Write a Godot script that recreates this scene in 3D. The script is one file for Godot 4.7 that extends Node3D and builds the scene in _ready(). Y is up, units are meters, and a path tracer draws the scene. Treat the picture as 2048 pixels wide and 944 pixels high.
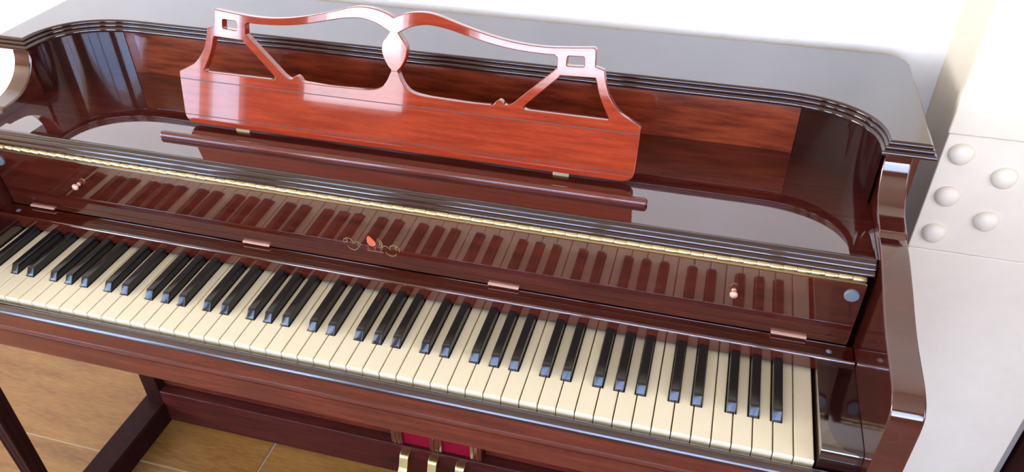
extends Node3D

# y = 0 is the floor; KY is the height of the key tops. Piano: x along the keyboard, +z towards the player.
const KY := 0.66
const ST := Mesh.PRIMITIVE_TRIANGLES
var M := {}
var used := {}

# ---------------------------------------------------------------- set-up of picture and light
func setup_view() -> void:
	var cam := Camera3D.new()
	cam.name = "camera"
	cam.projection = Camera3D.PROJECTION_PERSPECTIVE
	cam.keep_aspect = Camera3D.KEEP_HEIGHT
	cam.fov = 33.09
	cam.near = 0.02
	cam.far = 60.0
	add_child(cam)
	var right := Vector3(0.9645756, -0.00986232, -0.26362217)
	var down := Vector3(0.15137204, -0.79773201, 0.58370382)
	var fwd := Vector3(-0.21605651, -0.60293149, -0.76797995)
	cam.transform = Transform3D(Basis(right, -down, -fwd).orthonormalized(), Vector3(0.43310736, 0.76081501 + KY, 0.64398207))
	cam.current = true
	var env := Environment.new()
	env.background_mode = Environment.BG_SKY
	var sky := Sky.new()
	var pm := ProceduralSkyMaterial.new()
	pm.sky_top_color = Color(0.42, 0.62, 0.95)
	pm.sky_horizon_color = Color(0.86, 0.92, 1.0)
	pm.ground_bottom_color = Color(0.45, 0.43, 0.40)
	pm.ground_horizon_color = Color(0.75, 0.75, 0.74)
	pm.sky_energy_multiplier = 3.0
	pm.ground_energy_multiplier = 2.0
	sky.sky_material = pm
	env.sky = sky
	env.ambient_light_source = Environment.AMBIENT_SOURCE_DISABLED
	env.tonemap_mode = Environment.TONE_MAPPER_LINEAR
	env.tonemap_exposure = 1.05
	env.sdfgi_enabled = true
	env.ssao_enabled = true
	env.ssil_enabled = true
	var we := WorldEnvironment.new()
	we.name = "world_environment"
	we.environment = env
	add_child(we)
	# daylight at the window openings: [centre, size, turn about y, energy, colour]
	for d in [
		[Vector3(-2.61, 1.20, 2.66), Vector2(0.94, 2.1), 0.0, 2.0, Color(0.74, 0.87, 1.0)],
		[Vector3(-1.45, 1.47, 2.66), Vector2(0.58, 1.62), 0.0, 1.9, Color(0.88, 0.94, 1.0)],
		[Vector3(0.425, 1.58, 2.66), Vector2(2.5, 1.42), 0.0, 1.1, Color(0.94, 0.97, 1.0)],
		[Vector3(-4.96, 1.60, 1.25), Vector2(2.1, 1.6), -PI / 2, 5.4, Color(1.0, 0.95, 0.86)],
		[Vector3(2.36, 1.60, 1.20), Vector2(1.36, 1.4), PI / 2, 1.5, Color(1.0, 0.90, 0.76)],
	]:
		var a := AreaLight3D.new()
		a.name = "window_daylight"
		a.area_size = d[1]
		a.area_normalize_energy = false
		a.light_energy = d[3]
		a.light_color = d[4]
		a.shadow_enabled = true
		a.area_range = 12.0
		add_child(a, true)
		a.position = d[0]
		a.rotation.y = d[2]

# ---------------------------------------------------------------- naming helpers
func numbered(called: String) -> String:
	used[called] = used.get(called, -1) + 1
	return called if used[called] == 0 else "%s_%03d" % [called, used[called]]

func thing(called: String, label: String, category: String, at := Vector3.ZERO, group := "") -> Node3D:
	var o := Node3D.new()
	o.name = numbered(called)
	add_child(o)
	o.position = at
	o.set_meta("label", label)
	o.set_meta("category", category)
	if group != "":
		o.set_meta("group", group)
	return o

func put(called: String, mesh: Mesh, mat: Material, parent: Node = self) -> MeshInstance3D:
	var o := MeshInstance3D.new()
	o.name = called
	o.mesh = mesh
	o.material_override = mat
	o.cast_shadow = GeometryInstance3D.SHADOW_CASTING_SETTING_ON
	parent.add_child(o, true)
	return o

func structure(called: String, mesh: Mesh, mat: Material) -> MeshInstance3D:
	var o := put(called, mesh, mat)
	o.set_meta("kind", "structure")
	return o

# ---------------------------------------------------------------- mesh helpers
class MB:
	var v := PackedVector3Array()
	var n := PackedVector3Array()
	func tri(a: Vector3, b: Vector3, c: Vector3, na: Vector3, nb: Vector3, nc: Vector3) -> void:
		var g := (b - a).cross(c - a)
		if g.length_squared() < 1e-20:
			return
		if g.dot(na + nb + nc) > 0.0:   # front faces run clockwise
			v.append_array([a, c, b])
			n.append_array([na, nc, nb])
		else:
			v.append_array([a, b, c])
			n.append_array([na, nb, nc])
	func quad(a: Vector3, b: Vector3, c: Vector3, d: Vector3, na: Vector3, nb: Vector3, nc: Vector3, nd: Vector3) -> void:
		tri(a, b, c, na, nb, nc)
		tri(a, c, d, na, nc, nd)
	func flat(a: Vector3, b: Vector3, c: Vector3, out: Vector3) -> void:
		var g := (b - a).cross(c - a).normalized()
		if g.dot(out) < 0.0:
			g = -g
		tri(a, b, c, g, g, g)
	func done() -> ArrayMesh:
		var arr := []
		arr.resize(Mesh.ARRAY_MAX)
		arr[Mesh.ARRAY_VERTEX] = v
		arr[Mesh.ARRAY_NORMAL] = n
		var m := ArrayMesh.new()
		m.add_surface_from_arrays(Mesh.PRIMITIVE_TRIANGLES, arr)
		return m

static func area2(p: PackedVector2Array) -> float:
	var s := 0.0
	for i in p.size():
		s += p[i].cross(p[(i + 1) % p.size()])
	return s * 0.5

static func ccw(p: PackedVector2Array) -> PackedVector2Array:
	if area2(p) < 0.0:
		var q := p.duplicate()
		q.reverse()
		return q
	return p

# outward edge normals of a counter-clockwise contour
static func edge_normals(p: PackedVector2Array) -> PackedVector2Array:
	var r := PackedVector2Array()
	for i in p.size():
		var d := (p[(i + 1) % p.size()] - p[i]).normalized()
		r.append(Vector2(d.y, -d.x))
	return r

static func miter(p: PackedVector2Array, off: float) -> PackedVector2Array:
	var e := edge_normals(p)
	var r := PackedVector2Array()
	for i in p.size():
		var a := e[(i - 1 + p.size()) % p.size()]
		var b := e[i]
		var m := (a + b)
		if m.length() < 0.2:
			m = b
		m = m.normalized()
		r.append(p[i] + m * off / maxf(0.45, m.dot(b)))
	return r

# A stack of rings of the same contour. levels: [offset outwards, height]. f maps (Vector2, height) to space through a basis.
func rings(mb: MB, contour: PackedVector2Array, levels: Array, o: Vector3, u: Vector3, w: Vector3, t: Vector3, hole := false, crease := 0.72) -> Array:
	var p := ccw(contour)
	var e := edge_normals(p)
	var k := p.size()
	var sgn := -1.0 if hole else 1.0
	var rs := []
	for l in levels:
		rs.append(miter(p, l[0] * sgn))
	var lv := levels.size()
	# normals of the profile in (outward, height)
	var pn := []
	var pl := []
	for j in lv - 1:
		var d := Vector2(levels[j + 1][0] - levels[j][0], levels[j + 1][1] - levels[j][1])
		pl.append(d.length())
		d = d.normalized()
		pn.append(Vector2(-d.y, d.x) if levels[0][1] > levels[lv - 1][1] else Vector2(d.y, -d.x))
	var el := PackedFloat32Array()
	for i in k:
		el.append(maxf(1e-6, p[i].distance_to(p[(i + 1) % k])))
	for j in lv - 1:
		var top: Vector2 = pn[j]
		var bot: Vector2 = pn[j]
		if j > 0 and pn[j - 1].dot(pn[j]) > crease:
			top = (pn[j - 1] * pl[j - 1] + pn[j] * pl[j]).normalized()
		if j < lv - 2 and pn[j + 1].dot(pn[j]) > crease:
			bot = (pn[j + 1] * pl[j + 1] + pn[j] * pl[j]).normalized()
		var A: PackedVector2Array = rs[j]
		var B: PackedVector2Array = rs[j + 1]
		for i in k:
			var i2 := (i + 1) % k
			var en := e[i]
			var n0 := en
			var n1 := en
			var ep := e[(i - 1 + k) % k]
			var ex := e[i2]
			if ep.dot(en) > crease:
				n0 = (ep * el[(i - 1 + k) % k] + en * el[i]).normalized()
			if ex.dot(en) > crease:
				n1 = (ex * el[i2] + en * el[i]).normalized()
			var q := func(pt: Vector2, h: float) -> Vector3: return o + u * pt.x + w * pt.y + t * h
			var nn := func(en2: Vector2, pr: Vector2) -> Vector3: return ((u * en2.x + w * en2.y) * pr.x * sgn + t * pr.y).normalized()
			mb.quad(q.call(A[i], levels[j][1]), q.call(A[i2], levels[j][1]), q.call(B[i2], levels[j + 1][1]), q.call(B[i], levels[j + 1][1]),
				nn.call(n0, top), nn.call(n1, top), nn.call(n1, bot), nn.call(n0, bot))
	return rs

func cap(mb: MB, ring: PackedVector2Array, h: float, out: Vector3, o: Vector3, u: Vector3, w: Vector3, t: Vector3) -> void:
	var idx := Geometry2D.triangulate_polygon(ring)
	for i in range(0, idx.size(), 3):
		mb.flat(o + u * ring[idx[i]].x + w * ring[idx[i]].y + t * h, o + u * ring[idx[i + 1]].x + w * ring[idx[i + 1]].y + t * h, o + u * ring[idx[i + 2]].x + w * ring[idx[i + 2]].y + t * h, out)

# prism of a contour along t from h0 to h1 with chamfered end edges
func prism(mb: MB, contour: PackedVector2Array, h0: float, h1: float, bevel: float, o := Vector3.ZERO, u := Vector3(1, 0, 0), w := Vector3(0, 1, 0), t := Vector3(0, 0, 1), crease := 0.72) -> void:
	var lv := [[0.0, h1], [0.0, h0]]
	if bevel > 0.0:
		lv = [[-bevel, h1], [-bevel * 0.3, h1 - bevel * 0.3], [0.0, h1 - bevel], [0.0, h0 + bevel], [-bevel * 0.3, h0 + bevel * 0.3], [-bevel, h0]]
	var rs := rings(mb, contour, lv, o, u, w, t, false, crease)
	cap(mb, rs[0], h1, t, o, u, w, t)
	cap(mb, rs[rs.size() - 1], h0, -t, o, u, w, t)

static func rect(x0: float, y0: float, x1: float, y1: float, c := 0.0) -> PackedVector2Array:
	if c <= 0.0:
		return PackedVector2Array([Vector2(x0, y0), Vector2(x1, y0), Vector2(x1, y1), Vector2(x0, y1)])
	return PackedVector2Array([Vector2(x0 + c, y0), Vector2(x1 - c, y0), Vector2(x1, y0 + c), Vector2(x1, y1 - c), Vector2(x1 - c, y1), Vector2(x0 + c, y1), Vector2(x0, y1 - c), Vector2(x0, y0 + c)])

func add_box(mb: MB, a: Vector3, b: Vector3, c := 0.0) -> void:
	prism(mb, rect(a.x, a.y, b.x, b.y, c), a.z, b.z, c)

func box(a: Vector3, b: Vector3, c := 0.0) -> ArrayMesh:
	var mb := MB.new()
	add_box(mb, a, b, c)
	return mb.done()

# profile of (z, y) points (y above the key tops), extruded along x
func along_x(prof: Array, x0: float, x1: float, bevel := 0.0, ky := KY) -> ArrayMesh:
	var mb := MB.new()
	var p := PackedVector2Array()
	for q in prof:
		p.append(Vector2(q[0], q[1] + ky))
	prism(mb, p, x0, x1, bevel, Vector3.ZERO, Vector3(0, 0, 1), Vector3(0, 1, 0), Vector3(1, 0, 0))
	return mb.done()

# turn a (radius, height) profile about the axis t at o
func lathe(prof: Array, o: Vector3, t: Vector3, seg := 20, wobble := 0.0) -> ArrayMesh:
	var mb := MB.new()
	var u := t.cross(Vector3(0.3, 0.9, 0.2)).normalized()
	var w := t.cross(u)
	var nl := prof.size()
	var pn := []
	for j in nl - 1:
		var d := Vector2(prof[j + 1][0] - prof[j][0], prof[j + 1][1] - prof[j][1]).normalized()
		pn.append(Vector2(d.y, -d.x))
	for j in nl - 1:
		var n0: Vector2 = pn[j]
		var n1: Vector2 = pn[j]
		if j > 0 and pn[j - 1].dot(pn[j]) > 0.7:
			n0 = (pn[j - 1] + pn[j]).normalized()
		if j < nl - 2 and pn[j + 1].dot(pn[j]) > 0.7:
			n1 = (pn[j + 1] + pn[j]).normalized()
		for i in seg:
			var a0 := TAU * i / seg
			var a1 := TAU * (i + 1) / seg
			var d0 := u * cos(a0) + w * sin(a0)
			var d1 := u * cos(a1) + w * sin(a1)
			var k0 := 1.0 + wobble * sin(3.0 * a0 + o.x * 90.0) 
			var k1 := 1.0 + wobble * sin(3.0 * a1 + o.x * 90.0)
			mb.quad(o + d0 * prof[j][0] * k0 + t * prof[j][1], o + d1 * prof[j][0] * k1 + t * prof[j][1], o + d1 * prof[j + 1][0] * k1 + t * prof[j + 1][1], o + d0 * prof[j + 1][0] * k0 + t * prof[j + 1][1],
				d0 * n0.x + t * n0.y, d1 * n0.x + t * n0.y, d1 * n1.x + t * n1.y, d0 * n1.x + t * n1.y)
	return mb.done()

# smooth curve through points (open), n steps a span
static func smooth(pts: Array, n := 5) -> PackedVector2Array:
	var r := PackedVector2Array()
	var k := pts.size()
	for i in k - 1:
		var p1: Vector2 = pts[i]
		var p2: Vector2 = pts[i + 1]
		var p0: Vector2 = pts[maxi(i - 1, 0)]
		var p3: Vector2 = pts[mini(i + 2, k - 1)]
		for s in n:
			r.append(p1.cubic_interpolate(p2, p0, p3, float(s) / n))
	r.append(pts[k - 1])
	return r

# a plate with holes: chamfered front, filled between its dense outlines
func plate(outer: PackedVector2Array, holes: Array, depth: float, bevel: float) -> ArrayMesh:
	var mb := MB.new()
	var u := Vector3(1, 0, 0)
	var w := Vector3(0, 1, 0)
	var t := Vector3(0, 0, 1)
	var lv := [[-bevel, 0.0], [-bevel * 0.35, -bevel * 0.35], [0.0, -bevel], [0.0, -depth + bevel], [-bevel, -depth]]
	var all := PackedVector2Array()
	var rs := rings(mb, outer, lv, Vector3.ZERO, u, w, t, false, 0.75)
	var face: PackedVector2Array = rs[0]
	all.append_array(face)
	var hs := []
	for h in holes:
		var hr := rings(mb, h, lv, Vector3.ZERO, u, w, t, true, 0.75)
		hs.append(hr[0])
		all.append_array(hr[0])
	var idx := Geometry2D.triangulate_delaunay(all)
	for i in range(0, idx.size(), 3):
		var a := all[idx[i]]
		var b := all[idx[i + 1]]
		var c := all[idx[i + 2]]
		var m := (a + b + c) / 3.0
		if absf((b - a).cross(c - a)) < 1e-10 or not Geometry2D.is_point_in_polygon(m, face):
			continue
		var inside := false
		for h in hs:
			inside = inside or Geometry2D.is_point_in_polygon(m, h)
		if inside:
			continue
		mb.flat(Vector3(a.x, a.y, 0), Vector3(b.x, b.y, 0), Vector3(c.x, c.y, 0), t)
		mb.flat(Vector3(a.x, a.y, -depth), Vector3(b.x, b.y, -depth), Vector3(c.x, c.y, -depth), -t)
	return mb.done()

static func dense(p: PackedVector2Array, step: float) -> PackedVector2Array:
	var r := PackedVector2Array()
	for i in p.size():
		var a := p[i]
		var b := p[(i + 1) % p.size()]
		var k := maxi(1, int(ceil(a.distance_to(b) / step)))
		for s in k:
			r.append(a.lerp(b, float(s) / k))
	return r

# ---------------------------------------------------------------- materials
func noise_image(sd: int, freq: float, oct: int, w := 512, h := 512) -> Image:
	var f := FastNoiseLite.new()
	f.seed = sd
	f.noise_type = FastNoiseLite.TYPE_SIMPLEX_SMOOTH
	f.frequency = freq
	f.fractal_octaves = oct
	return f.get_seamless_image(w, h)

# colours are linear base colours; the picture runs from dark to light through the noise
func grain_texture(sd: int, dark: Color, mid: Color, light: Color, fine := 0.35) -> ImageTexture:
	var a := noise_image(sd, 0.008, 4)
	var b := noise_image(sd + 7, 0.06, 3)
	var im := Image.create(512, 512, true, Image.FORMAT_RGB8)
	for y in 512:
		for x in 512:
			var t := clampf(a.get_pixel(x, y).r * (1.0 - fine) + b.get_pixel(x, y).r * fine, 0.0, 1.0)
			t = clampf((t - 0.5) * 1.5 + 0.5, 0.0, 1.0)
			var c := dark.lerp(mid, t * 2.0) if t < 0.5 else mid.lerp(light, t * 2.0 - 1.0)
			im.set_pixel(x, y, c.linear_to_srgb())
	im.generate_mipmaps()
	return ImageTexture.create_from_image(im)

func wood(tex: Texture2D, scale: Vector3, rough: float, coat := 1.0, spec := 0.71, coat_rough := 0.03) -> StandardMaterial3D:
	var m := StandardMaterial3D.new()
	m.albedo_texture = tex
	m.uv1_triplanar = true
	m.uv1_world_triplanar = true
	m.uv1_scale = scale
	m.roughness = rough
	m.metallic_specular = spec
	if coat > 0.0:
		m.clearcoat_enabled = true
		m.clearcoat = coat
		m.clearcoat_roughness = coat_rough
	return m

func plain(c: Color, rough: float, spec := 0.5, metal := 0.0) -> StandardMaterial3D:
	var m := StandardMaterial3D.new()
	m.albedo_color = c.linear_to_srgb()
	m.roughness = rough
	m.metallic_specular = spec
	m.metallic = metal
	return m

func make_materials() -> void:
	var dark := grain_texture(11, Color(0.014, 0.0038, 0.0034), Color(0.020, 0.0052, 0.0044), Color(0.029, 0.0072, 0.0056))
	var red := grain_texture(23, Color(0.064, 0.0115, 0.0066), Color(0.094, 0.0165, 0.0090), Color(0.132, 0.024, 0.0115))
	var panel := grain_texture(41, Color(0.085, 0.0140, 0.0066), Color(0.140, 0.0230, 0.0092), Color(0.205, 0.036, 0.0125), 0.2)
	var desk := grain_texture(31, Color(0.175, 0.016, 0.0060), Color(0.245, 0.026, 0.009), Color(0.315, 0.040, 0.013))
	var along := Vector3(1.3, 16.0, 16.0)
	var upright := Vector3(16.0, 1.3, 16.0)
	M.dark = wood(dark, along, 0.06)
	var maroon := grain_texture(53, Color(0.034, 0.0064, 0.0046), Color(0.052, 0.0094, 0.0064), Color(0.074, 0.0134, 0.0085))
	M.dark_up = wood(dark, upright, 0.45, 0.0, 0.2)
	M.lower = wood(maroon, along, 0.4, 0.1, 0.25, 0.15)
	M.cheek = wood(maroon, along, 0.07, 1.0, 0.55)
	M.shelf = wood(maroon, along, 0.03, 1.0, 0.71, 0.01)
	M.bent = wood(dark, along, 0.10, 0.6, 0.4)
	M.lid = wood(dark, along, 0.16, 1.0, 0.71, 0.12)
	M.red = wood(red, along, 0.2, 0.6, 0.4, 0.06)
	M.red_up = wood(red, upright, 0.12, 0.8, 0.5)
	M.panel = wood(panel, Vector3(2.2, 14.0, 14.0), 0.08, 0.8, 0.5)
	var wine := grain_texture(71, Color(0.036, 0.0052, 0.0028), Color(0.056, 0.0078, 0.0038), Color(0.082, 0.0122, 0.0054))
	M.fall = wood(wine, Vector3(1.3, 18.0, 18.0), 0.05, 1.0, 0.71, 0.01)
	M.bullnose = wood(dark, along, 0.22, 1.0, 0.5, 0.14)
	M.moulding = wood(dark, along, 0.09, 0.8, 0.45)
	M.desk = wood(desk, Vector3(1.6, 20.0, 20.0), 0.06, 1.0, 0.45, 0.02)
	M.inlay = plain(Color(0.035, 0.015, 0.010), 0.3)
	M.ivory = plain(Color(0.67, 0.585, 0.385), 0.28, 0.5)
	M.ivory.clearcoat_enabled = true
	M.ivory.clearcoat = 0.4
	M.ivory.clearcoat_roughness = 0.12
	M.ebony = plain(Color(0.006, 0.006, 0.0065), 0.12, 0.5)
	M.brass = plain(Color(0.62, 0.51, 0.27), 0.34, 0.5, 1.0)
	M.pedal = plain(Color(0.74, 0.61, 0.24), 0.32, 0.5, 1.0)
	M.copper = plain(Color(0.70, 0.40, 0.28), 0.42, 0.5, 0.35)
	M.felt = plain(Color(0.19, 0.0034, 0.014), 0.95, 0.2)
	M.rubber = plain(Color(0.13, 0.15, 0.17), 0.55)
	M.gold = plain(Color(0.20, 0.125, 0.050), 0.45)
	M.crest = plain(Color(0.75, 0.10, 0.04), 0.5)
	M.white_paint = painted(5, Color(0.84, 0.80, 0.735), 0.55)
	M.column = painted(9, Color(0.71, 0.625, 0.48), 0.45)
	M.ceiling = plain(Color(0.80, 0.76, 0.68), 0.8)
	M.beige = painted(15, Color(0.24, 0.18, 0.12), 0.7)
	M.grey = plain(Color(0.26, 0.24, 0.21), 0.6)
	M.frame = plain(Color(0.70, 0.69, 0.66), 0.4)
	M.grout = plain(Color(0.52, 0.42, 0.28), 0.8)
	M.curtain = plain(Color(0.75, 0.74, 0.72), 0.9)
	M.glass = StandardMaterial3D.new()
	M.glass.transparency = BaseMaterial3D.TRANSPARENCY_ALPHA
	M.glass.albedo_color = Color(1, 1, 1, 0.06)
	M.glass.roughness = 0.02
	M.tiles = []
	for k in 4:
		var tx := grain_texture(61 + k * 5, Color(0.155, 0.064, 0.011), Color(0.235, 0.106, 0.020), Color(0.295, 0.144, 0.031), 0.45)
		var m := wood(tx, Vector3(0.8, 5.0, 5.0), 0.45, 0.0, 0.5)
		m.uv1_offset = Vector3(0.31 * k, 0.2 * k, 0.57 * k)
		M.tiles.append(m)

func painted(sd: int, c: Color, rough: float) -> StandardMaterial3D:
	var a := noise_image(sd, 0.02, 4, 256, 256)
	var b := noise_image(sd + 3, 0.09, 2, 256, 256)
	var im := Image.create(256, 256, true, Image.FORMAT_RGB8)
	for y in 256:
		for x in 256:
			var t := (a.get_pixel(x, y).r - 0.5) * 0.05 + (b.get_pixel(x, y).r - 0.5) * 0.03
			im.set_pixel(x, y, Color(c.r * (1 + t), c.g * (1 + t), c.b * (1 + t * 1.3)).linear_to_srgb())
	im.generate_mipmaps()
	var m := StandardMaterial3D.new()
	m.albedo_texture = ImageTexture.create_from_image(im)
	m.uv1_triplanar = true
	m.uv1_world_triplanar = true
	m.uv1_scale = Vector3(1.7, 1.7, 1.7)
	m.roughness = rough
	return m

# ---------------------------------------------------------------- the room
func build_room() -> void:
	var x0 := -5.0
	var x1 := 2.4
	var zb := -0.63
	var zf := 2.7
	var top := 2.75
	structure("wall_back", box(Vector3(x0 - 0.2, -0.1, zb - 0.2), Vector3(x1 + 0.2, top + 0.1, zb)), M.white_paint)
	var rb := MB.new()
	add_box(rb, Vector3(x1, -0.1, zb), Vector3(x1 + 0.2, top + 0.1, 0.5))
	add_box(rb, Vector3(x1, -0.1, 1.9), Vector3(x1 + 0.2, top + 0.1, zf + 0.2))
	add_box(rb, Vector3(x1, -0.1, 0.5), Vector3(x1 + 0.2, 0.88, 1.9))
	add_box(rb, Vector3(x1, 2.32, 0.5), Vector3(x1 + 0.2, top + 0.1, 1.9))
	structure("wall_right", rb.done(), M.beige)
	var wr := Node3D.new()
	wr.name = "window_5"
	wr.set_meta("kind", "structure")
	add_child(wr)
	for d in [[0.5, 0.55, 0.88, 2.32], [1.85, 1.9, 0.88, 2.32], [1.17, 1.23, 0.88, 2.32], [0.5, 1.9, 0.88, 0.93], [0.5, 1.9, 2.27, 2.32]]:
		put("frame", box(Vector3(x1 - 0.02, d[2], d[0]), Vector3(x1 + 0.06, d[3], d[1]), 0.004), M.frame, wr)
	put("pane", box(Vector3(x1 + 0.024, 0.9, 0.52), Vector3(x1 + 0.03, 2.3, 1.88)), M.glass, wr)
	structure("ceiling", box(Vector3(x0 - 0.2, top, zb - 0.2), Vector3(x1 + 0.2, top + 0.2, zf + 0.2)), M.ceiling)
	# front wall with three openings
	var mb := MB.new()
	var fx := [x0 - 0.2, -3.1, -2.12, -1.75, -1.15, -0.85, 1.7, x1 + 0.2]
	for k in [0, 2, 4, 6]:
		add_box(mb, Vector3(fx[k], -0.1, zf), Vector3(fx[k + 1], 2.3, zf + 0.2))
	for d in [[1, 0.12], [3, 0.63], [5, 0.85]]:
		add_box(mb, Vector3(fx[d[0]], -0.1, zf), Vector3(fx[d[0] + 1], d[1], zf + 0.2))
	add_box(mb, Vector3(x0 - 0.2, 2.3, zf), Vector3(x1 + 0.2, top + 0.1, zf + 0.2))
	structure("wall_front", mb.done(), M.beige)
	# left wall with one opening
	mb = MB.new()
	add_box(mb, Vector3(x0 - 0.2, -0.1, zb), Vector3(x0, top + 0.1, 0.18))
	add_box(mb, Vector3(x0 - 0.2, -0.1, 2.32), Vector3(x0, top + 0.1, zf))
	add_box(mb, Vector3(x0 - 0.2, -0.1, 0.18), Vector3(x0, 0.78, 2.32))
	add_box(mb, Vector3(x0 - 0.2, 2.42, 0.18), Vector3(x0, top + 0.1, 2.32))
	structure("wall_left", mb.done(), M.beige)
	var n := 1
	for d in [[-3.1, -2.12, 0.12, 2.3, [-2.33], []], [-1.75, -1.15, 0.63, 2.3, [], []], [-0.85, 1.7, 0.85, 2.3, [0.0, 0.85], []]]:
		var w := Node3D.new()
		w.name = "window_%d" % n
		n += 1
		w.set_meta("kind", "structure")
		add_child(w)
		put("frame", box(Vector3(d[0], d[2], zf - 0.02), Vector3(d[0] + 0.05, d[3], zf + 0.06), 0.004), M.frame, w)
		put("frame", box(Vector3(d[1] - 0.05, d[2], zf - 0.02), Vector3(d[1], d[3], zf + 0.06), 0.004), M.frame, w)
		put("frame", box(Vector3(d[0], d[3] - 0.05, zf - 0.02), Vector3(d[1], d[3], zf + 0.06), 0.004), M.frame, w)
		put("frame", box(Vector3(d[0], d[2], zf - 0.02), Vector3(d[1], d[2] + 0.05, zf + 0.06), 0.004), M.frame, w)
		for mx in d[4]:
			put("mullion", box(Vector3(mx - 0.03, d[2], zf - 0.09), Vector3(mx + 0.03, d[3], zf - 0.05), 0.004), M.frame, w)
		for my in d[5]:
			put("mullion", box(Vector3(d[0], my - 0.02, zf - 0.09), Vector3(d[1], my + 0.02, zf - 0.05), 0.004), M.frame, w)
		put("pane", box(Vector3(d[0] + 0.04, d[2] + 0.04, zf + 0.02), Vector3(d[1] - 0.04, d[3] - 0.04, zf + 0.026)), M.glass, w)
	var wl := Node3D.new()
	wl.name = "window_4"
	wl.set_meta("kind", "structure")
	add_child(wl)
	for d in [[0.18, 0.23, 0.78, 2.42], [2.27, 2.32, 0.78, 2.42], [1.22, 1.28, 0.78, 2.42], [0.18, 2.32, 0.78, 0.83], [0.18, 2.32, 2.37, 2.42]]:
		put("frame", box(Vector3(x0 - 0.06, d[2], d[0]), Vector3(x0 + 0.02, d[3], d[1]), 0.004), M.frame, wl)
	put("pane", box(Vector3(x0 - 0.03, 0.8, 0.2), Vector3(x0 - 0.024, 2.4, 2.3)), M.glass, wl)
	# floor: a bed of grout and wood-look plank tiles laid along x, edges eased
	var fl := structure("floor", box(Vector3(x0 - 0.2, -0.15, zb - 0.2), Vector3(x1 + 0.2, -0.003, zf + 0.2)), M.grout)
	var pitch := 0.45
	var long := 1.2
	var gap := 0.005
	var mesh_full := box(Vector3(gap / 2, -0.012, gap / 2), Vector3(long - gap / 2, 0.0, pitch - gap / 2), 0.0008)
	var row := 0
	var z := -0.1835 - pitch * 2
	while z < zf:
		var s: float = -0.383 if row == 1 else -0.383 + long * fposmod(0.37 * (row - 1), 1.0)
		var x: float = s - long * ceilf((s - x0) / long)
		while x < x1:
			var a := maxf(x, x0)
			var b := minf(x + long, x1)
			var za := maxf(z, zb)
			var zz := minf(z + pitch, zf)
			if b - a > 0.02 and zz - za > 0.02:
				var t: MeshInstance3D
				if a == x and b == x + long and za == z and zz == z + pitch:
					t = put("floor_tile", mesh_full, M.tiles[(row * 3 + int(x * 7.0 + 40.0)) % 4], fl)
					t.position = Vector3(x, 0, z)
				else:
					t = put("floor_tile", box(Vector3(gap / 2, -0.012, gap / 2), Vector3(b - a - gap / 2, 0.0, zz - za - gap / 2), 0.0008), M.tiles[(row * 3 + 1) % 4], fl)
					t.position = Vector3(a, 0, za)
			x += long
		z += pitch
		row += 1

func build_column() -> void:
	var c := thing("riveted_column", "white painted steel column with domed rivets to the right of piano", "column", Vector3(0.9, 0, -0.55))
	var o := -c.position
	var g := func(called: String, mesh: Mesh) -> void:
		var m := put(called, mesh, M.column, c)
		m.position = o
	var xl := 0.764
	var xr := 1.042
	g.call("shaft", box(Vector3(xl + 0.006, 0, -0.63), Vector3(xr, 2.75, -0.472)))
	g.call("lower_plate", box(Vector3(xl + 0.001, 0, -0.474), Vector3(xr, KY - 0.0085, -0.4655), 0.002))
	g.call("rivet_plate", box(Vector3(xl, KY - 0.0075, -0.475), Vector3(xr, KY + 0.194, -0.464), 0.0015))
	g.call("upper_plate", box(Vector3(xl - 0.003, KY + 0.1955, -0.475), Vector3(xr, 2.75, -0.460), 0.002))
	var fl := put("edge_flange", box(Vector3(xr, 0, -0.63), Vector3(xr + 0.016, 2.75, -0.478), 0.002), M.grey, c)
	fl.position = o
	for r in [[0.7886, 0.1645], [0.8545, 0.1344], [0.7914, 0.0926], [0.8546, 0.0583], [0.7923, 0.0252]]:
		var prof := []
		for k in 9:
			var a := PI / 2 * k / 8.0
			prof.append([0.0178 * cos(a), 0.012 * sin(a)])
		prof.push_front([0.0195, -0.001])
		g.call("rivet", lathe(prof, Vector3(r[0], r[1] + KY, -0.4645), Vector3(0, 0, 1), 24, 0.03))

func build_cabinet() -> void:
	var c := thing("wooden_cabinet", "dark red wooden cabinet side standing beyond the white column", "cabinet", Vector3(1.35, 0, -0.5))
	var p := put("side_panel", box(Vector3(-0.288, 0.0, -0.12), Vector3(0.4, 0.95, 0.03), 0.003), M.dark_up, c)
	p.name = "side_panel"
	put("top", box(Vector3(-0.29, 0.95, -0.12), Vector3(0.41, 0.975, 0.04), 0.004), M.dark, c)

# ---------------------------------------------------------------- the piano
# plan of the recess in the upper front: from the left end round to the right, (x, z)
func recess(off: float) -> PackedVector2Array:
	var r := PackedVector2Array()
	var cx := 0.512
	var a := 0.148 - off
	var b := 0.108 + off
	for i in range(0, 19):
		var t := PI / 2 * i / 18.0
		r.append(Vector2(-(cx + a * pow(cos(t), 0.86)), -0.323 - b * pow(sin(t), 0.86)))
	for i in range(18, -1, -1):
		var t := PI / 2 * i / 18.0
		r.append(Vector2(cx + a * pow(cos(t), 0.86), -0.323 - b * pow(sin(t), 0.86)))
	return r

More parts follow.
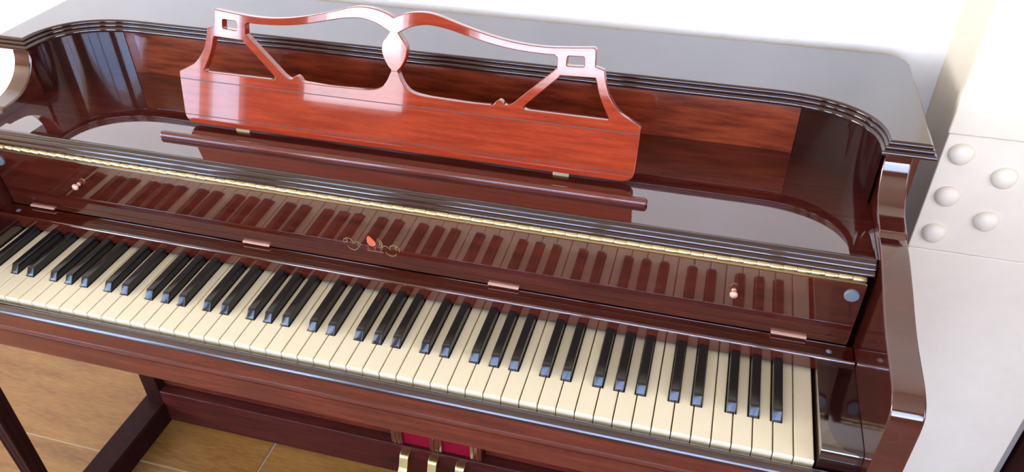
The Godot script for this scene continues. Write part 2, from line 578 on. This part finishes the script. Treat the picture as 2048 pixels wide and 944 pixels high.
func build_piano() -> void:
	var P := thing("upright_piano", "low upright piano in polished dark red mahogany with open keyboard and fretted music desk", "piano")
	# --- cheeks (key arms with scrolled posts)
	var up := [Vector2(-0.325, 0.230), Vector2(-0.3235, 0.216), Vector2(-0.3165, 0.201), Vector2(-0.306, 0.187), Vector2(-0.292, 0.177), Vector2(-0.275, 0.1695), Vector2(-0.255, 0.1665), Vector2(-0.240, 0.1655)]
	var arm := [Vector2(-0.2345, 0.1605), Vector2(-0.215, 0.1605), Vector2(-0.190, 0.158), Vector2(-0.150, 0.1505), Vector2(-0.110, 0.1425), Vector2(-0.075, 0.1375), Vector2(-0.040, 0.136), Vector2(-0.012, 0.135), Vector2(0.005, 0.132), Vector2(0.017, 0.1255), Vector2(0.0235, 0.115), Vector2(0.0255, 0.100)]
	var prof := [[-0.345, 0.230]]
	for q in smooth(up, 4):
		prof.append([q.x, q.y])
	prof.append([-0.2375, 0.1635])
	for q in smooth(arm, 4):
		prof.append([q.x, q.y])
	prof.append([0.0255, -0.084])
	prof.append([-0.345, -0.084])
	for s in [-1, 1]:
		put("cheek", along_x(prof, minf(s * 0.659, s * 0.693), maxf(s * 0.659, s * 0.693), 0.0025), M.cheek, P)
		put("case_side", box(Vector3(minf(s * 0.662, s * 0.7065), 0.02, -0.585), Vector3(maxf(s * 0.662, s * 0.7065), KY + 0.229, -0.343), 0.002), M.red_up, P)
	put("case_back", box(Vector3(-0.66, 0.03, -0.585), Vector3(0.66, KY + 0.229, -0.565)), M.dark, P)
	# --- lid with a reeded edge
	var rc := recess(0.0)
	var plan := PackedVector2Array()
	plan.append(Vector2(-0.7085, -0.323))
	plan.append_array(rc)
	plan.append(Vector2(0.7085, -0.323))
	for i in 7:
		var t := PI / 2 * i / 6.0
		plan.append(Vector2(0.7085 - 0.028 + 0.028 * cos(t), -0.592 + 0.028 - 0.028 * sin(t)))
	for i in range(6, -1, -1):
		var t := PI / 2 * i / 6.0
		plan.append(Vector2(-(0.7085 - 0.028 + 0.028 * cos(t)), -0.592 + 0.028 - 0.028 * sin(t)))
	var lv := [[-0.0012, 0.248], [0.0, 0.2475], [0.0016, 0.2465], [0.0024, 0.2448], [0.0021, 0.2432], [0.0012, 0.2424], [0.0032, 0.2420], [0.0048, 0.2407], [0.0053, 0.2388], [0.0048, 0.2374], [0.0038, 0.2367], [0.0060, 0.2362], [0.0080, 0.2347], [0.0088, 0.2325], [0.0084, 0.2303], [0.0068, 0.2288], [0.0040, 0.2283]]
	var mb := MB.new()
	var rs := rings(mb, plan, lv, Vector3(0, KY, 0), Vector3(1, 0, 0), Vector3(0, 0, 1), Vector3(0, 1, 0))
	var tb := MB.new()
	cap(tb, rs[0], 0.248, Vector3.UP, Vector3(0, KY, 0), Vector3(1, 0, 0), Vector3(0, 0, 1), Vector3(0, 1, 0))
	cap(tb, rs[0], 0.2445, Vector3.DOWN, Vector3(0, KY, 0), Vector3(1, 0, 0), Vector3(0, 0, 1), Vector3(0, 1, 0))
	cap(mb, rs[rs.size() - 1], 0.2283, Vector3.DOWN, Vector3(0, KY, 0), Vector3(1, 0, 0), Vector3(0, 0, 1), Vector3(0, 1, 0))
	var lid := put("lid", tb.done(), M.lid, P)
	put("edge_moulding", mb.done(), M.moulding, lid)
	# --- recessed front above the shelf: one straight board and two bent ends
	var back := recess(0.005)
	var left := PackedVector2Array()
	var mid := PackedVector2Array()
	var right := PackedVector2Array()
	for q in back:
		if q.x < -0.5585:
			left.append(q)
		elif q.x > 0.5585:
			right.append(q)
		else:
			mid.append(q)
	var je := Vector2(-0.5585, left[left.size() - 1].lerp(mid[0], (-0.5585 - left[left.size() - 1].x) / (mid[0].x - left[left.size() - 1].x)).y)
	left.append(je + Vector2(-0.0004, 0))
	mid.insert(0, je + Vector2(0.0004, -0.0006))
	mid.append(Vector2(0.5581, je.y - 0.0006))
	right.insert(0, Vector2(0.5589, je.y))
	for e in [["bent_panel", left, M.bent], ["front_panel", mid, M.panel], ["bent_panel", right, M.bent]]:
		var line: PackedVector2Array = e[1]
		var poly := line.duplicate()
		for i in range(line.size() - 1, -1, -1):
			poly.append(line[i] + Vector2(0, -0.014))
		mb = MB.new()
		prism(mb, poly, 0.1485, 0.2285, 0.0, Vector3(0, KY, 0), Vector3(1, 0, 0), Vector3(0, 0, 1), Vector3(0, 1, 0), 0.9)
		put(e[0], mb.done(), e[2], P)
	# --- shelf and its reeded front rail
	put("shelf", box(Vector3(-0.6585, KY + 0.134, -0.46), Vector3(0.6585, KY + 0.150, -0.1995), 0.0), M.shelf, P)
	var rail := [[-0.1995, 0.1300], [-0.1995, 0.1515], [-0.1975, 0.1527], [-0.1945, 0.1528], [-0.1918, 0.1518], [-0.1900, 0.1500], [-0.1893, 0.1485], [-0.1870, 0.1484], [-0.1848, 0.1470], [-0.1836, 0.1448], [-0.1834, 0.1432], [-0.1815, 0.1428], [-0.1795, 0.1412], [-0.1785, 0.1392], [-0.1788, 0.1374], [-0.1800, 0.1366], [-0.1900, 0.1355]]
	put("shelf_rail", along_x(rail, -0.6555, 0.6555), M.moulding, P)
	# --- fallboard with hinges, knobs and bumpers
	var fb := put("fallboard", along_x([[-0.1790, 0.0225], [-0.1786, 0.0240], [-0.1783, 0.0330], [-0.1792, 0.0335], [-0.1792, 0.0342], [-0.1782, 0.0347], [-0.1751, 0.1255], [-0.1762, 0.1275], [-0.1940, 0.1275], [-0.1970, 0.0225]], -0.651, 0.651, 0.0012), M.fall, P)
	var hg := Node3D.new()
	hg.name = "piano_hinge"
	P.add_child(hg)
	put("hinge_leaf", box(Vector3(-0.648, KY + 0.1265, -0.1775), Vector3(0.648, KY + 0.1335, -0.1758), 0.0004), M.brass, hg)
	put("hinge_leaf", box(Vector3(-0.648, KY + 0.1335, -0.1860), Vector3(0.648, KY + 0.1364, -0.1790), 0.0004), M.brass, hg)
	var kn := lathe([[0.0, 0.0], [0.0032, 0.0], [0.0036, 0.0004], [0.0036, 0.0156], [0.0032, 0.016], [0.0, 0.016]], Vector3.ZERO, Vector3(1, 0, 0), 12)
	for i in 80:
		var k := put("knuckle", kn, M.brass, hg)
		k.position = Vector3(-0.648 + i * 0.0162, KY + 0.1338 + (0.0002 if i % 2 == 0 else -0.0002), -0.1768)
	for x in [-0.592, -0.203, 0.1885, 0.5775]:
		put("butt_hinge", along_x([[-0.1785, 0.0238], [-0.1755, 0.0238], [-0.1745, 0.0246], [-0.1745, 0.0260], [-0.1755, 0.0268], [-0.1785, 0.0268]], x - 0.0225, x + 0.0225, 0.0006), M.copper, fb)
	for x in [-0.4985, 0.4985]:
		put("knob", lathe([[0.0036, 0.0], [0.0028, 0.0015], [0.0022, 0.0030], [0.0024, 0.0046], [0.0040, 0.0056], [0.0052, 0.0074], [0.0051, 0.0096], [0.0038, 0.0111], [0.0, 0.0116]], Vector3(x, KY + 0.0850, -0.1768), Vector3(0, -0.035, 1).normalized(), 18), M.copper, fb)
	for s in [-1, 1]:
		put("bumper", lathe([[0.0092, 0.0], [0.0092, 0.0022], [0.0082, 0.0034], [0.0, 0.0036]], Vector3(s * 0.6365, KY + 0.1085, -0.1758), Vector3(0, -0.035, 1).normalized(), 20), M.rubber, fb)
	build_crest(fb)
	# --- nosing over the backs of the keys
	var ns := put("key_cover_nosing", along_x([[-0.1435, 0.0045], [-0.1435, 0.0228], [-0.1438, 0.0246], [-0.1447, 0.0259], [-0.1460, 0.0264], [-0.1474, 0.0260], [-0.1484, 0.0248], [-0.1490, 0.0232], [-0.1500, 0.0218], [-0.1780, 0.0212], [-0.1780, 0.0045]], -0.6575, 0.6575), M.fall, P)
	for s in [-1, 1]:
		put("screw", lathe([[0.0042, 0.0], [0.0036, 0.0012], [0.0022, 0.0022], [0.0, 0.0026]], Vector3(s * 0.6285, KY + 0.0212, -0.1625), Vector3(0, 1, 0), 14), M.rubber, ns)
	# --- key blocks, slip, bed
	for s in [-1, 1]:
		put("key_block", along_x([[-0.1432, -0.03], [-0.1432, 0.0198], [-0.10, 0.0205], [-0.06, 0.0225], [-0.03, 0.0245], [-0.008, 0.0255], [-0.001, 0.0242], [0.002, 0.0205], [0.0032, 0.0150], [0.0034, 0.0080], [0.0034, -0.03]], minf(s * 0.613, s * 0.6588), maxf(s * 0.613, s * 0.6588), 0.0006), M.dark, P)
	put("key_slip", along_x([[0.0045, -0.05], [0.0045, -0.0135], [0.0208, -0.0135], [0.0203, -0.0158], [0.0203, -0.0405], [0.0196, -0.0415], [0.0192, -0.0432], [0.0203, -0.0440], [0.0222, -0.0448], [0.0222, -0.0466], [0.0205, -0.0475], [0.0210, -0.0486], [0.0224, -0.0490], [0.0224, -0.0835], [0.0210, -0.0850], [0.0045, -0.0850]], -0.6588, 0.6588), M.red, P)
	put("slip_nosing", along_x([[0.0040, -0.0142], [0.0040, -0.0120], [0.0048, -0.0092], [0.0068, -0.0062], [0.0098, -0.0040], [0.0132, -0.0032], [0.0168, -0.0038], [0.0200, -0.0057], [0.0224, -0.0085], [0.0236, -0.0115], [0.0233, -0.0135], [0.0220, -0.0142]], -0.6588, 0.6588), M.bullnose, P)
	put("key_bed", box(Vector3(-0.6588, KY - 0.084, -0.56), Vector3(0.6588, KY - 0.042, 0.0035)), M.dark, P)
	build_keys(P)
	build_desk(P)
	# --- ledge for the music
	var rod := []
	for q in [[-0.0058, 0.0], [-0.0062, 0.0035], [-0.0055, 0.0068], [-0.0030, 0.0090], [0.0, 0.0097], [0.0030, 0.0090], [0.0055, 0.0068], [0.0062, 0.0035], [0.0058, 0.0]]:
		rod.append([q[0] - 0.2455, q[1] + 0.1501])
	put("music_ledge", along_x(rod, -0.3765, 0.3715, 0.004), M.red, P)
	build_lower(P)

func build_crest(fb: Node) -> void:
	# everything lies in the plane of the fallboard, a hair proud of it
	var at := Transform3D(Basis(Vector3.RIGHT, 0.0341), Vector3(-0.0095, KY + 0.0525, -0.17755))
	var b := [Vector2(-0.0040, 0.0225), Vector2(-0.0022, 0.0235), Vector2(-0.0010, 0.0215), Vector2(0.0008, 0.0222), Vector2(0.0012, 0.0195), Vector2(0.0042, 0.0175), Vector2(0.0070, 0.0135), Vector2(0.0074, 0.0095), Vector2(0.0050, 0.0062), Vector2(0.0010, 0.0052), Vector2(-0.0030, 0.0065), Vector2(-0.0054, 0.0095), Vector2(-0.0062, 0.0130), Vector2(-0.0052, 0.0160), Vector2(-0.0066, 0.0185), Vector2(-0.0050, 0.0190)]
	var mb := MB.new()
	prism(mb, PackedVector2Array(b), -0.0002, 0.0003, 0.0)
	put("badge", mb.done(), M.crest, fb).transform = at
	for s in [-1, 1]:
		mb = MB.new()
		for arc in [[0.036, 0.006, 0.0075, -0.6, 3.6], [0.030, 0.0015, 0.009, 3.4, 6.0], [0.022, 0.004, 0.0055, 0.2, 3.4], [0.0405, 0.0085, 0.003, 0.0, 5.2]]:
			strip(mb, Vector2(s * arc[0], arc[1]), arc[2], arc[3], arc[4], s)
		put("scroll", mb.done(), M.gold, fb).transform = at
	mb = MB.new()
	add_box(mb, Vector3(-0.0080, -0.0045, -0.0002), Vector3(0.0175, -0.0034, 0.0003))
	strip(mb, Vector2(0.009, 0.0125), 0.0085, -1.5, 1.5, 1)
	strip(mb, Vector2(0.009, 0.0125), 0.0055, -1.4, 1.4, 1)
	put("ornament", mb.done(), M.gold, fb).transform = at
	var f := SystemFont.new()
	f.font_names = PackedStringArray(["Droid Serif"])
	for g in [["S", -0.0205], ["L", -0.0050], ["T", 0.0050], ["Z", 0.0145]]:
		var t := TextMesh.new()
		t.text = g[0]
		t.font = f
		t.font_size = 32
		t.pixel_size = 0.00021
		t.depth = 0.0004
		put("lettering", t, M.gold, fb).transform = at * Transform3D(Basis(), Vector3(g[1], 0.0008, 0.0001))

func strip(mb: MB, at: Vector2, r: float, a0: float, a1: float, s: int) -> void:
	var k := 14
	for i in k:
		var p := []
		for j in [i, i + 1]:
			var a: float = a0 + (a1 - a0) * j / k
			var w: float = 0.0006 * (0.5 + sin(PI * j / k))
			for q in [r - w, r + w]:
				p.append(Vector3(at.x + s * q * cos(a), at.y + q * sin(a), 0.0003))
		mb.flat(p[0], p[1], p[3], Vector3(0, 0, 1))
		mb.flat(p[0], p[3], p[2], Vector3(0, 0, 1))

# ---------------------------------------------------------------- keys
func build_keys(P: Node) -> void:
	var W := 0.0235
	var g := 0.0006          # half the gap between whites
	var head := -0.0462      # back of the wide head
	var tail := -0.152
	# black keys after the white of the octave (0 = C): shift of the black's centre from the joint
	var sh := {0: -0.0022, 1: 0.0024, 3: -0.0033, 4: 0.0003, 5: 0.0036}
	var hw := 0.0068         # half of the notch for a black key
	var cache := {}
	for i in 52:
		var deg := (i + 5) % 7
		var xl := -g * 0.0 + g
		var xr := W - g
		var l := xl
		var r := xr
		if i > 0 and sh.has((deg + 6) % 7):
			l = maxf(xl, sh[(deg + 6) % 7] + hw)
		if i < 51 and sh.has(deg):
			r = minf(xr, W + sh[deg] - hw)
		var key := "%d %s" % [deg, "first" if i == 0 else ("last" if i == 51 else "")]
		if not cache.has(key):
			var poly := [Vector2(xl, 0.0016), Vector2(xr, 0.0016)]
			if r < xr - 0.0005:
				poly.append_array([Vector2(xr, head), Vector2(r, head)])
			poly.append(Vector2(r, tail))
			poly.append(Vector2(l, tail))
			if l > xl + 0.0005:
				poly.append_array([Vector2(l, head), Vector2(xl, head)])
			var mb := MB.new()
			var lv := [[-0.0012, 0.0], [-0.0006, -0.00025], [-0.0001, -0.0009], [0.0, -0.0018], [0.0, -0.022]]
			var o := Vector3(0, KY, 0)
			var rs := rings(mb, PackedVector2Array(poly), lv, o, Vector3(1, 0, 0), Vector3(0, 0, 1), Vector3(0, 1, 0), false, 0.6)
			cap(mb, rs[0], 0.0, Vector3.UP, o, Vector3(1, 0, 0), Vector3(0, 0, 1), Vector3(0, 1, 0))
			cap(mb, rs[4], -0.022, Vector3.DOWN, o, Vector3(1, 0, 0), Vector3(0, 0, 1), Vector3(0, 1, 0))
			cache[key] = mb.done()
		var k := put("white_key", cache[key], M.ivory, P)
		k.position.x = -0.611 + i * W
	# black keys: sloping front, rounded shoulders
	var bm := MB.new()
	var sec := func(h: float) -> PackedVector2Array:   # cross-section (x, y) at height h of the top
		return PackedVector2Array([Vector2(-0.0062, -0.006), Vector2(-0.0060, h * 0.4), Vector2(-0.0056, h - 0.0014), Vector2(-0.0052, h - 0.0005), Vector2(-0.0045, h), Vector2(0.0045, h), Vector2(0.0052, h - 0.0005), Vector2(0.0056, h - 0.0014), Vector2(0.0060, h * 0.4), Vector2(0.0062, -0.006)])
	var stations := [[-0.0462, 0.0005, 1.0], [-0.0488, 0.0040, 1.0], [-0.0536, 0.0106, 1.0], [-0.0548, 0.0116, 1.0], [-0.0566, 0.0121, 1.0], [-0.061, 0.0123, 1.0], [-0.1428, 0.0128, 1.0]]
	for j in stations.size() - 1:
		var A: PackedVector2Array = sec.call(stations[j][1])
		var B: PackedVector2Array = sec.call(stations[j + 1][1])
		for i in A.size() - 1:
			var a := Vector3(A[i].x, A[i].y, stations[j][0])
			var b := Vector3(A[i + 1].x, A[i + 1].y, stations[j][0])
			var c := Vector3(B[i + 1].x, B[i + 1].y, stations[j + 1][0])
			var d := Vector3(B[i].x, B[i].y, stations[j + 1][0])
			var mid := (a + b + c + d) / 4.0
			var out := Vector3(mid.x * 1.2, mid.y + 0.002, 0.0 if j >= 5 else 0.004)
			bm.flat(a, b, c, out)
			bm.flat(a, c, d, out)
	var F: PackedVector2Array = sec.call(0.0005)
	for i in range(1, F.size() - 1):
		bm.flat(Vector3(F[0].x, F[0].y, -0.0462), Vector3(F[i].x, F[i].y, -0.0462), Vector3(F[i + 1].x, F[i + 1].y, -0.0462), Vector3(0, 0, 1))
	var bmesh := smoothed(bm)
	for i in 51:
		var deg := (i + 5) % 7
		if sh.has(deg):
			var k := put("black_key", bmesh, M.ebony, P)
			k.position = Vector3(-0.611 + (i + 1) * W + sh[deg], KY, 0)

# smooth normals where faces meet at less than about 40 degrees
func smoothed(mb: MB) -> ArrayMesh:
	var at := {}
	for i in mb.v.size():
		var k := Vector3i((mb.v[i] * 200000.0).round())
		if not at.has(k):
			at[k] = []
		at[k].append(i)
	var nn := mb.n.duplicate()
	for k in at:
		for i in at[k]:
			var s := Vector3.ZERO
			for j in at[k]:
				if mb.n[i].dot(mb.n[j]) > 0.77:
					var b: int = j - j % 3
					s += mb.n[j] * (mb.v[b + 1] - mb.v[b]).cross(mb.v[b + 2] - mb.v[b]).length()
			nn[i] = s.normalized()
	mb.n = nn
	return mb.done()

# ---------------------------------------------------------------- music desk
func mm(pts: Array) -> Array:
	var r := []
	for i in range(0, pts.size(), 2):
		r.append(Vector2(pts[i] * 0.001, pts[i + 1] * 0.001))
	return r

func build_desk(P: Node) -> void:
	# right half, in millimetres from the middle of the foot of the desk
	var half := []
	half.append_array(smooth(mm([0, 193.5, 9, 198, 26, 202.8, 47.3, 204.5, 67, 201.4, 81, 197.4, 109, 189.6, 136.6, 183.1, 164, 178.3, 191, 175.6, 218, 175.2, 244, 177, 281, 180.5]), 4))
	half.append_array(mm([283.5, 178, 285, 156]))
	half.append_array(smooth(mm([297, 152.5, 299.5, 140, 307, 119, 322, 99.5, 340, 88.8, 352, 83]), 4))
	half.append_array(smooth(mm([353.3, 80.5, 353.3, 60, 352.3, 20]), 3))
	half.append_array(smooth(mm([351, 12, 346.5, 5.5, 336, 2]), 3))
	var outer := PackedVector2Array()
	for q in half:
		outer.append(q)
	for i in range(half.size() - 1, 0, -1):
		outer.append(Vector2(-half[i].x, half[i].y))
	# openings
	var win := []
	win.append_array(smooth(mm([6.5, 173.5, 14.5, 178, 28.5, 184.2, 47.4, 188, 62, 187.5, 81.3, 184.6, 109.3, 178.1, 137, 172.1, 160, 168.5, 182.4, 166.3, 210.4, 165.2, 228, 165.6]), 3))
	win.append_array(mm([232.5, 162.5, 233, 148.5]))
	win.append_array(smooth(mm([223.2, 139, 204, 121, 186, 104.2, 175, 94, 167.5, 90]), 3))
	win.append_array(smooth(mm([163, 90.2, 159.5, 94.2, 155, 96, 150.5, 93.6, 147.5, 89]), 3))
	win.append_array(smooth(mm([145.4, 87.6, 120, 87, 99.4, 87, 69.3, 87.6, 45, 88.3, 31, 90.2, 21, 94.3, 14.6, 100.5, 9.5, 109, 5.4, 118.5]), 3))
	win.append_array(smooth(mm([5.4, 121, 10.5, 126.5, 16.8, 138.3, 19.2, 150, 16.5, 160, 11, 167]), 3))
	var tri := []
	tri.append_array(mm([238.5, 139]))
	tri.append_array(smooth(mm([237, 136.2, 214, 114, 193, 93.5, 190.5, 87.5]), 3))
	tri.append_array(mm([193, 86.3, 308, 86.0]))
	tri.append_array(smooth(mm([309.6, 88.5, 303, 99.2, 293, 119.5, 287.6, 137]), 3))
	tri.append_array(mm([286, 140.6]))
	var slot := mm([247.5, 153, 268.5, 154, 270, 155.5, 269, 165.5, 267.5, 167, 248, 166, 246.5, 164.5, 246, 154.5])
	var holes := []
	for h in [win, tri, slot]:
		var a := PackedVector2Array(h)
		var b := PackedVector2Array()
		for q in h:
			b.append(Vector2(-q.x, q.y))
		holes.append(dense(a, 0.005))
		holes.append(dense(b, 0.005))
	var d := put("music_desk", plate(dense(outer, 0.005), holes, 0.0125, 0.0011), M.desk, P)
	d.position = Vector3(-0.0055, KY + 0.1545, -0.2840)
	d.rotation.x = -deg_to_rad(13.0)
	d.set_meta("label", "bright red mahogany fretwork music desk leaning back on the shelf")
	for y in [0.0158, 0.0716]:
		put("inlay_line", box(Vector3(-0.3518, y - 0.0006, -0.0002), Vector3(0.3518, y + 0.0006, 0.00015)), M.inlay, d)
	put("inlay_line", box(Vector3(-0.0052, 0.1192, -0.0002), Vector3(0.0052, 0.1199, 0.00015)), M.inlay, d)
	for x in [-0.2555, 0.2490]:
		put("hinge", box(Vector3(x - 0.0115, -0.0040, -0.0095), Vector3(x + 0.0115, 0.0022, -0.0045), 0.0005), M.brass, d)

# ---------------------------------------------------------------- lower half
func build_lower(P: Node) -> void:
	var zf := -0.300
	var b := func(x0: float, y0: float, z0: float, x1: float, y1: float, z1: float, c := 0.0015) -> ArrayMesh:
		return box(Vector3(x0, y0 + KY, z0), Vector3(x1, y1 + KY, z1), c)
	for s in [-1, 1]:
		put("lower_side", box(Vector3(minf(s * 0.646, s * 0.686), 0.004, -0.585), Vector3(maxf(s * 0.646, s * 0.686), KY - 0.084, zf + 0.002), 0.002), M.dark_up, P)
		put("foot_runner", b.call(minf(s * 0.642, s * 0.700), -0.66, -0.585 if s == 0 else -0.34, maxf(s * 0.642, s * 0.700), -0.600, 0.045, 0.004), M.dark_up, P)
		# fluted tapering leg
		var mb := MB.new()
		var sec := PackedVector2Array()
		for side in 4:
			var rot := Transform2D(PI / 2 * side, Vector2.ZERO)
			for q in [[-0.94, -1.0], [-0.62, -1.0], [-0.52, -0.93], [-0.40, -0.93], [-0.30, -1.0], [0.30, -1.0], [0.40, -0.93], [0.52, -0.93], [0.62, -1.0], [0.94, -1.0], [1.0, -0.94]]:
				sec.append(rot * Vector2(q[0], q[1]) * 0.0125)
		rings(mb, sec, [[0.010, -0.084], [0.010, -0.14], [0.0045, -0.15], [0.0, -0.600]], Vector3(s * 0.675, KY, 0.0), Vector3(1, 0, 0), Vector3(0, 0, 1), Vector3(0, 1, 0))
		put("front_leg", mb.done(), M.dark_up, P)
	var cx := 0.0015
	put("bottom_rail", b.call(-0.646, -0.656, -0.33, 0.646, -0.5625, zf + 0.003, 0.002), M.lower, P)
	put("upper_rail", b.call(-0.0965 + cx, -0.5205, -0.33, 0.0965 + cx, -0.085, zf, 0.001), M.red, P)
	for s in [-1, 1]:
		put("lower_panel", b.call(minf(cx + s * 0.0985, s * 0.645), -0.560, -0.33, maxf(cx + s * 0.0985, s * 0.645), -0.085, zf - 0.018, 0.001), M.red, P)
		put("stile", b.call(minf(cx + s * 0.0725, cx + s * 0.0965), -0.5625, -0.33, maxf(cx + s * 0.0725, cx + s * 0.0965), -0.5205, zf, 0.001), M.red_up, P)
		for k in 2:
			put("reed", b.call(cx + s * 0.0845 - 0.0018 + (k - 0.5) * 0.0085, -0.5615, zf - 0.001, cx + s * 0.0845 + 0.0018 + (k - 0.5) * 0.0085, -0.521, zf + 0.0022, 0.0012), M.red_up, P)
		put("felt_panel", b.call(minf(cx + s * 0.0133, cx + s * 0.0725), -0.5625, -0.33, maxf(cx + s * 0.0133, cx + s * 0.0725), -0.5205, zf - 0.006, 0.0), M.felt, P)
	put("stile", b.call(cx - 0.0133, -0.5625, -0.33, cx + 0.0133, -0.5205, zf, 0.001), M.red_up, P)
	for k in 2:
		put("reed", b.call(cx - 0.0018 + (k - 0.5) * 0.0095, -0.5615, zf - 0.001, cx + 0.0018 + (k - 0.5) * 0.0095, -0.521, zf + 0.0022, 0.0012), M.red_up, P)
	# brass pedals: a bent strip
	for x in [-0.0640, -0.0025, 0.0560]:
		var line := smooth([Vector2(-0.305, -0.575), Vector2(-0.293, -0.5745), Vector2(-0.283, -0.579), Vector2(-0.277, -0.592), Vector2(-0.269, -0.607), Vector2(-0.250, -0.614), Vector2(-0.215, -0.617), Vector2(-0.180, -0.622), Vector2(-0.168, -0.630)], 4)
		var poly := []
		for q in line:
			poly.append([q.x, q.y])
		for i in range(line.size() - 1, -1, -1):
			poly.append([line[i].x - 0.003, line[i].y - 0.006])
		put("pedal", along_x(poly, x - 0.0095, x + 0.0095, 0.0015), M.pedal, P)

func _ready() -> void:
	setup_view()
	make_materials()
	build_room()
	build_piano()
	build_column()
	build_cabinet()
